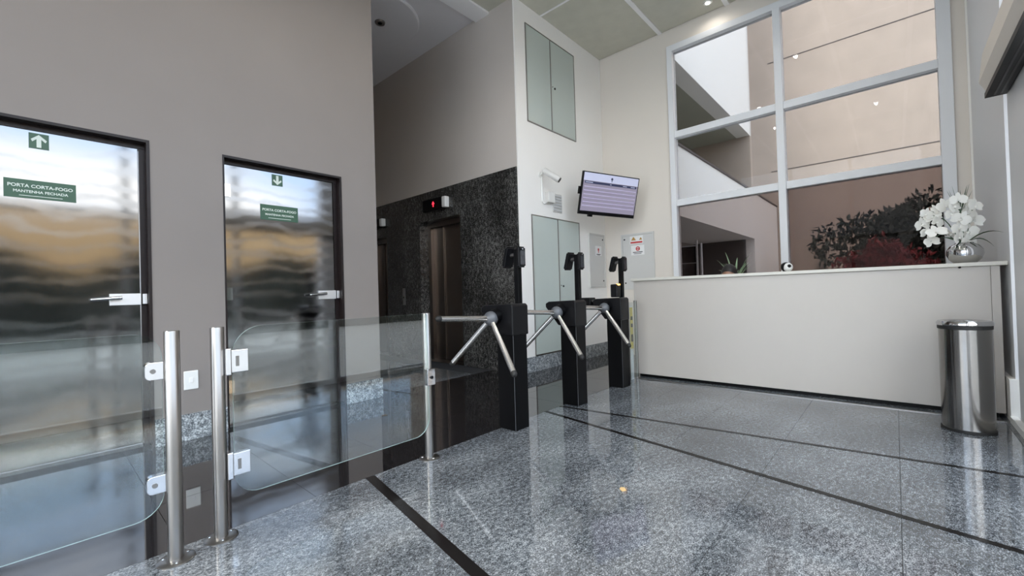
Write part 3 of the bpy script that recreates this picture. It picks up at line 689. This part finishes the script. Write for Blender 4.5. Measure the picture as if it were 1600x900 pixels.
box('card_box', (x-.08, x+.03, y+.27, y+.42, .80, .925), 'black_plastic', T3, bevel=.008); box('card_box_arm', (x-.05, x+.03, y+.20, y+.28, .88, .90), 'steel', T3)

# ------------------------------------------------------------------ television
a, b_, g_ = R(247.3), R(-14), R(-1.4)
nn = Vector((math.cos(a)*math.cos(b_), math.sin(a)*math.cos(b_), math.sin(b_))); rt = Vector((-math.sin(a), math.cos(a), 0)); up = nn.cross(rt)
rt2 = math.cos(g_)*rt+math.sin(g_)*up; up2 = -math.sin(g_)*rt+math.cos(g_)*up
tv = thing('wall_screen', 'tilted black framed screen hung in the corner, showing a pale list', 'screen', (5.302, 2.894, 2.306))
tv.rotation_mode = 'QUATERNION'
tv.rotation_quaternion = Matrix((rt2, up2, nn)).transposed().to_quaternion()      # local x right, y up, z towards viewer
def tvb(name, dims, mat, parent=tv, bevel=0):
    bm = bmesh.new(); bx(bm, *dims); return obj(name, bm, mat, parent, local=True, bevel=bevel)
m, nt_, bs = new_mat('pale screen'); M['tv'] = m
f = noise(nt_, coord(nt_, (.2, 16, 1)), 1.2, 2)
c = ramp(nt_, f, ((.35, (.34, .31, .44)), (.7, (.44, .41, .53))))
nt_.links.new(c, bs.inputs['Emission Color']); bs.inputs['Emission Strength'].default_value = .52; bs.inputs['Base Color'].default_value = (.02, .02, .02, 1); bs.inputs['Roughness'].default_value = .25
M['tv_head'] = emit('screen header', (.36, .38, .50), .55); M['tv_bar'] = emit('screen bar', (.02, .025, .06), .5); M['tv_row'] = emit('screen row', (.30, .27, .40), .52)
bez = tvb('bezel', (-.48, .48, -.2825, .2825, -.035, 0), 'black_plastic', bevel=.006)
scn = tvb('display', (-.462, .462, -.235, .268, .0, .0015), 'tv')
tvb('header', (-.462, .462, .165, .268, .0015, .002), 'tv_head', scn)
tvb('title_bar', (-.44, .44, .128, .158, .0015, .003), 'tv_bar', scn)
for k in range(6): tvb('row_line', (-.44, .44, .08-.05*k, .092-.05*k, .0015, .0022), 'tv_row', scn)
bm = bmesh.new(); cyl(bm, (0, .218, .002), (0, .218, .003), .018, 16); bx(bm, -.006, .006, .18, .2, .002, .003); obj('emblem', bm, 'tv_bar', scn, local=True)
for x0, x1 in ((-.425, -.31), (-.02, .0), (.2, .27), (.34, .41)): tvb('caption', (x0, x1, .139, .147, .003, .0036), 'tv_head', scn)
tvb('back_cover', (-.28, .28, -.2, .14, -.075, -.035), 'black', bevel=.01); tvb('speaker_bump', (-.50, -.478, -.02, .08, -.05, -.01), 'black')
bm = bmesh.new(); Rm = tv.rotation_quaternion.to_matrix().inverted()
wallp = Rm @ (Vector((5.46, V, 2.28))-tv.location); cyl(bm, (0, -.02, -.07), wallp, .02, 12); bx(bm, -.06, .06, -.1, .1, -.085, -.075); obj('wall_arm', bm, 'black', tv, local=True)
tvb('sensor_foot', (-.30, -.24, -.31, -.28, -.05, -.01), 'black')

# ------------------------------------------------------------------ cctv camera, junction box, vent
cc = thing('security_camera', 'white bullet security camera on the white wall', 'camera', (4.42, V, 2.53))
bm = bmesh.new(); cyl(bm, (4.44, V, 2.545), (4.44, V-.012, 2.545), .04, 20); obj('wall_base', bm, 'white', cc)
bm = bmesh.new(); tube(bm, [(4.44, V-.01, 2.545), (4.43, V-.05, 2.56), (4.42, V-.09, 2.57)], .014); obj('bracket', bm, 'white', cc)
p0, p1 = Vector((4.41, 3.35, 2.585)), Vector((4.505, 3.17, 2.435))
bm = bmesh.new(); cyl(bm, p0, p1, .040, 20); ob = obj('camera_body', bm, 'panel_grey', cc, bevel=.004, smooth=True)
bm = bmesh.new(); cyl(bm, p1, p1+(p1-p0).normalized()*.006, .034, 20); obj('lens', bm, 'black_plastic', cc)
bm = bmesh.new(); d = (p1-p0).normalized(); cyl(bm, p0+Vector((0, 0, .012)), p1+d*.03+Vector((0, 0, .012)), .043, 20); bmesh.ops.delete(bm, geom=[v for v in bm.verts if False], context='VERTS'); bm.free()
bm = bmesh.new(); pts = [(4.455, V-.012, 2.52), (4.452, V-.012, 2.30), (4.455, V-.012, 2.20), (4.49, V-.012, 2.168), (4.54, V-.02, 2.19)]; tube(bm, pts, .009); obj('cable', bm, 'white', cc, smooth=True)
jb = thing('junction_box', 'small beige junction box below the security camera', 'junction box', (4.60, V, 2.2))
box('box', (4.53, 4.67, V-.06, V, 2.19, 2.335), 'panel_grey', jb, bevel=.005); box('lid', (4.535, 4.665, V-.066, V-.06, 2.195, 2.33), 'white', jb)
vt = thing('wall_vent', 'small slatted grey vent beside the junction box', 'vent', (4.79, V, 2.08))
box('frame', (4.69, 4.90, V-.008, V, 2.09, 2.345), 'panel_grey', vt)
for k in range(6): box('slat', (4.70, 4.89, V-.016, V-.008, 2.105+.039*k, 2.128+.039*k), 'alu_grey', vt)

# ------------------------------------------------------------------ trash bin
tb = thing('trash_bin', 'round stainless steel bin in front of the counter end', 'bin', (4.135, -.335, 0))
c0 = (4.135, -.335, 0)
M['bin_steel'] = plain('bin steel', (.27, .26, .25), .17, 1)
bm = bmesh.new(); lathe(bm, [(.126, .012), (.126, .68)], c0, 48); obj('body', bm, M['bin_steel'], tb, smooth=True)
bm = bmesh.new(); lathe(bm, [(.124, 0), (.131, .003), (.131, .018), (.1265, .02)], c0, 48); obj('base_ring', bm, 'rubber', tb, smooth=True)
bm = bmesh.new(); lathe(bm, [(.1265, .672), (.131, .675), (.131, .695), (.127, .698)], c0, 48); obj('collar', bm, 'rubber', tb, smooth=True)
bm = bmesh.new(); lathe(bm, [(.133, .698), (.136, .702), (.136, .715), (.128, .728), (.10, .722), (.085, .71)], c0, 48); obj('lid_ring', bm, 'chrome', tb, smooth=True)

# ------------------------------------------------------------------ orchid bowl on the counter
vx, vy, vz = 4.76, -.405, 1.125
orc = thing('orchid_arrangement', 'white orchids in a round chrome bowl on the counter end', 'flowers', (vx, vy, vz))
bm = bmesh.new()
lathe(bm, [(.045, 0), (.062, .004), (.088, .03), (.103, .07), (.100, .105), (.082, .135), (.055, .150), (.05, .158), (.046, .150), (.044, .14)], (vx, vy, vz), 48); obj('bowl', bm, 'chrome', orc, smooth=True)
FL = [(4.683, -.194, 1.523), (4.726, -.235, 1.502), (4.702, -.257, 1.456), (4.735, -.266, 1.554), (4.738, -.309, 1.578), (4.659, -.373, 1.606), (4.652, -.347, 1.555), (4.767, -.414, 1.565), (4.686, -.46, 1.547), (4.683, -.384, 1.461), (4.789, -.46, 1.453), (4.716, -.375, 1.397), (4.767, -.425, 1.366), (4.717, -.171, 1.448), (4.739, -.199, 1.381), (4.671, -.25, 1.374), (4.739, -.223, 1.307), (4.772, -.329, 1.353), (4.723, -.373, 1.325), (4.754, -.425, 1.297), (4.744, -.427, 1.506), (4.659, -.333, 1.505)]
rnd = random.Random(4)
def flower_bm(c, s, e):
    bm = bmesh.new()
    def petal(ang, ln, wd, z):
        n = 7; prev = None; row = []
        for i in range(n):
            t_ = i/(n-1); wv_ = wd*math.sin(math.pi*min(1, .12+t_*.88))**.7; r_ = .1*ln+t_*ln
            h = z+.25*ln*math.sin(t_*1.6)*.5
            row.append([Vector((r_*math.cos(ang)-sg*wv_*math.sin(ang), r_*math.sin(ang)+sg*wv_*math.cos(ang), h-abs(sg)*.08*wd)) for sg in (-.5, 0, .5)])
        vs = [[bm.verts.new(v) for v in q] for q in row]
        for q, q2 in zip(vs, vs[1:]):
            for i in range(2): bm.faces.new((q[i], q[i+1], q2[i+1], q2[i]))
    for k in range(3): petal(math.pi/2+k*2*math.pi/3, 1, .62, 0)
    petal(.15, 1.0, 1.15, .05); petal(math.pi-.15, 1.0, 1.15, .05)
    bmesh.ops.create_uvsphere(bm, u_segments=8, v_segments=6, radius=.18, matrix=Matrix.Translation((0, -.1, .15)))
    bmesh.ops.transform(bm, matrix=Matrix.Translation(c) @ e.to_4x4() @ Matrix.Scale(s, 4), verts=bm.verts)
    return bm
for c in FL:
    d = Vector((-.75, -.55, 0)).normalized(); d = (d+Vector((rnd.uniform(-.6, .6), rnd.uniform(-.6, .6), rnd.uniform(-.3, .4)))).normalized()
    e = (d.to_track_quat('Z', 'Y') @ Euler((0, 0, rnd.uniform(-.5, .5))).to_quaternion()).to_matrix()
    obj('flower', flower_bm(Vector(c), rnd.uniform(.050, .064), e), 'petal', orc, smooth=True)
for end in ((4.70, -.20, 1.52), (4.66, -.35, 1.58), (4.75, -.45, 1.55), (4.74, -.20, 1.32)):
    bm = bmesh.new(); e_ = Vector(end); s_ = Vector((vx, vy, vz+.13)); mid = (s_+e_)/2+Vector((.02, -.02, .10))
    tube(bm, [s_, s_*.25+mid*.6+e_*.15, mid*.7+e_*.3, e_+Vector((.02, -.01, 0))], .0035, 6); obj('stem', bm, 'leaf_green', orc)
def blade(p, q, wd, sag, parent, mat='leaf_green'):
    p, q = Vector(p), Vector(q); bm = bmesh.new(); n = 8; side = (q-p).cross(Vector((0, 0, 1)))
    side = side.normalized() if side.length > 1e-4 else Vector((1, 0, 0)); vs = []
    for i in range(n+1):
        t_ = i/n; c = p.lerp(q, t_)+Vector((0, 0, sag*4*t_*(1-t_))); w_ = wd*math.sin(math.pi*(.12+.86*t_))
        vs.append([bm.verts.new(c+side*w_*.5), bm.verts.new(c-Vector((0, 0, w_*.2))), bm.verts.new(c-side*w_*.5)])
    for a, b in zip(vs, vs[1:]):
        for k in range(2): bm.faces.new((a[k], a[k+1], b[k+1], b[k]))
    return obj('leaf', bm, mat, parent, smooth=True)
blade((vx, vy, vz+.14), (4.70, -.60, 1.335), .035, .05, orc); blade((vx, vy, vz+.14), (4.78, -.56, 1.24), .03, .06, orc); blade((vx, vy, vz+.14), (4.66, -.27, 1.33), .04, .02, orc)
for k in range(14):
    a = rnd.uniform(-1, 1); blade((4.71, -.385, 1.50), (4.70+rnd.uniform(-.04, .04), -.385+a*.07, 1.70+rnd.uniform(-.05, .02)), .008, .0, orc)

# ------------------------------------------------------------------ potted plant behind the counter, small device, person
pp = thing('potted_plant', 'pale green spiky potted plant behind the seated person', 'plant', (5.80, 1.48, .86))
bm = bmesh.new(); lathe(bm, [(.05, 0), (.07, .12), (.072, .14), (.06, .14), (.055, .12)], (5.80, 1.48, .86), 24); obj('pot', bm, 'white', pp, smooth=True)
for k in range(26):
    a = k*2.4; rr = .10+.06*rnd.random(); blade((5.80, 1.48, .99), (5.80+rr*math.cos(a), 1.48+rr*1.3*math.sin(a), 1.20+.26*rnd.random()*(1-.3*(k % 3))), .022, .05, pp, 'leaf_pale')
dv = thing('desk_webcam', 'small round black and white device peeking over the counter', 'device', (4.90, .79, 1.125))
bm = bmesh.new(); sph(bm, (4.90, .79, 1.176), .046, 20); obj('shell', bm, 'black_plastic', dv, smooth=True)
bm = bmesh.new(); sph(bm, (4.887, .772, 1.172), .043, 18); obj('face', bm, 'white', dv, smooth=True)
bm = bmesh.new(); sph(bm, (4.855, .755, 1.182), .017, 12); obj('lens', bm, 'black_plastic', dv, smooth=True)
bm = bmesh.new(); lathe(bm, [(.03, 0), (.03, .012)], (4.90, .79, 1.125), 20); obj('stand', bm, 'black', dv)

oc = thing('office_chair', 'black office chair behind the reception counter', 'chair', (5.36, 1.40, 0))
bm = bmesh.new(); bx(bm, 5.14, 5.58, 1.17, 1.63, .42, .47); obj('seat', bm, 'black', oc, bevel=.02)
bm = bmesh.new(); bx(bm, 5.56, 5.60, 1.19, 1.61, .52, .92); obj('backrest', bm, 'black', oc, bevel=.015)
bm = bmesh.new(); cyl(bm, (5.36, 1.40, .05), (5.36, 1.40, .42), .025, 12); bx(bm, 5.57, 5.59, 1.38, 1.42, .44, .55)
for k in range(5): cyl(bm, (5.36, 1.40, .07), (5.36+.24*math.cos(k*1.257), 1.40+.24*math.sin(k*1.257), .04), .015, 8); sph(bm, (5.36+.24*math.cos(k*1.257), 1.40+.24*math.sin(k*1.257), .028), .028, 10)
obj('base', bm, 'black', oc)
def skinned(name, verts, edges, radii, mat, parent, sub=1):
    me = bpy.data.meshes.new(name); off = wloc(parent); me.from_pydata([Vector(v)-off for v in verts], edges, [])
    o = bpy.data.objects.new(name, me); C.objects.link(o); o.parent = parent
    sk = o.modifiers.new('skin', 'SKIN'); sk.use_smooth_shade = True
    for v, r_ in zip(me.skin_vertices[0].data, radii):
        v.radius = r_ if isinstance(r_, tuple) else (r_, r_)
    me.skin_vertices[0].data[0].use_root = True
    s = o.modifiers.new('sub', 'SUBSURF'); s.levels = sub; s.render_levels = sub
    me.materials.append(M[mat]); return o
pe = thing('person', 'seated person with short black hair, only the head top above the counter', 'person', (5.36, 1.40, 0))
hx, hy, hz = 5.27, 1.402, 1.125
vs = [(5.40, 1.40, .52), (5.40, 1.40, .68), (5.38, 1.40, .84), (5.34, 1.40, .93), (5.30, 1.40, 1.00),
      (5.36, 1.23, .90), (5.20, 1.17, .70), (5.02, 1.24, .77), (4.96, 1.27, .775),
      (5.36, 1.57, .90), (5.20, 1.63, .70), (5.02, 1.56, .77), (4.96, 1.53, .775),
      (5.36, 1.31, .52), (5.00, 1.30, .51), (4.97, 1.30, .10), (4.88, 1.30, .05),
      (5.36, 1.49, .52), (5.00, 1.50, .51), (4.97, 1.50, .10), (4.88, 1.50, .05)]
ed = [(0, 1), (1, 2), (2, 3), (3, 4), (3, 5), (5, 6), (6, 7), (7, 8), (3, 9), (9, 10), (10, 11), (11, 12), (0, 13), (13, 14), (14, 15), (15, 16), (0, 17), (17, 18), (18, 19), (19, 20)]
ra = [(.13, .10), (.13, .10), (.14, .10), (.09, .07), .045, .055, .042, .03, .026, .055, .042, .03, .026, .08, .065, .04, .035, .08, .065, .04, .035]
skinned('body', vs, ed, ra, 'shirt', pe)
bm = bmesh.new(); sph(bm, (hx, hy, hz), .1, 24, (.92, .76, 1.15)); sph(bm, (hx-.094, hy, hz-.01), .014, 8, (1, .8, 1.4)); sph(bm, (hx, hy+.077, hz), .018, 8, (.7, .4, 1.2)); sph(bm, (hx, hy-.077, hz), .018, 8, (.7, .4, 1.2))
cyl(bm, (hx+.01, hy, hz-.14), (hx, hy, hz-.06), .05, 14)
hd = obj('head', bm, 'skin', pe, smooth=True)
for s_ in (-1, 1):
    bm = bmesh.new(); sph(bm, (hx-.082, hy+s_*.03, hz+.005), .010, 8); obj('eye', bm, 'white', hd)
    bm = bmesh.new()
    base = Vector((4.95, 1.40+s_*.13, .775)); sph(bm, base, .04, 12, (1.1, .9, .4))
    for k in range(4): tube(bm, [base+Vector((-.03, (k-1.5)*.018, 0)), base+Vector((-.065, (k-1.5)*.020, .004)), base+Vector((-.095+.006*abs(k-1.5), (k-1.5)*.021, -.012))], .008, 8)
    tube(bm, [base+Vector((0, -s_*.03, 0)), base+Vector((-.035, -s_*.055, -.004)), base+Vector((-.055, -s_*.058, -.010))], .009, 8)
    obj('hand', bm, 'skin', pe, smooth=True)
bm = bmesh.new(); bx(bm, hx-.095, hx-.085, hy-.022, hy+.022, hz-.057, hz-.047); obj('mouth', bm, 'red', hd)
bm = bmesh.new(); sph(bm, (hx+.008, hy, hz+.018), .104, 24, (.95, .82, 1.13))
bmesh.ops.bisect_plane(bm, geom=bm.verts[:]+bm.edges[:]+bm.faces[:], plane_co=(hx-.085, hy, hz+.045), plane_no=(-.55, 0, -.83), clear_outer=True)
obj('hair', bm, 'hair', pe, smooth=True)

# ------------------------------------------------------------------ dry leaf on the granite
dl_ = bmesh.new(); lp = [(1.925, 1.035), (1.945, 1.025), (1.968, 1.045), (1.96, 1.062), (1.94, 1.058)]
prism(dl_, lp, 'Z', .001, .004); o = obj('dry_leaf', dl_, 'dry_leaf', None, origin=(1.946, 1.047, 0)); tag(o, 'tiny tan dried leaf on the granite floor', 'leaf')
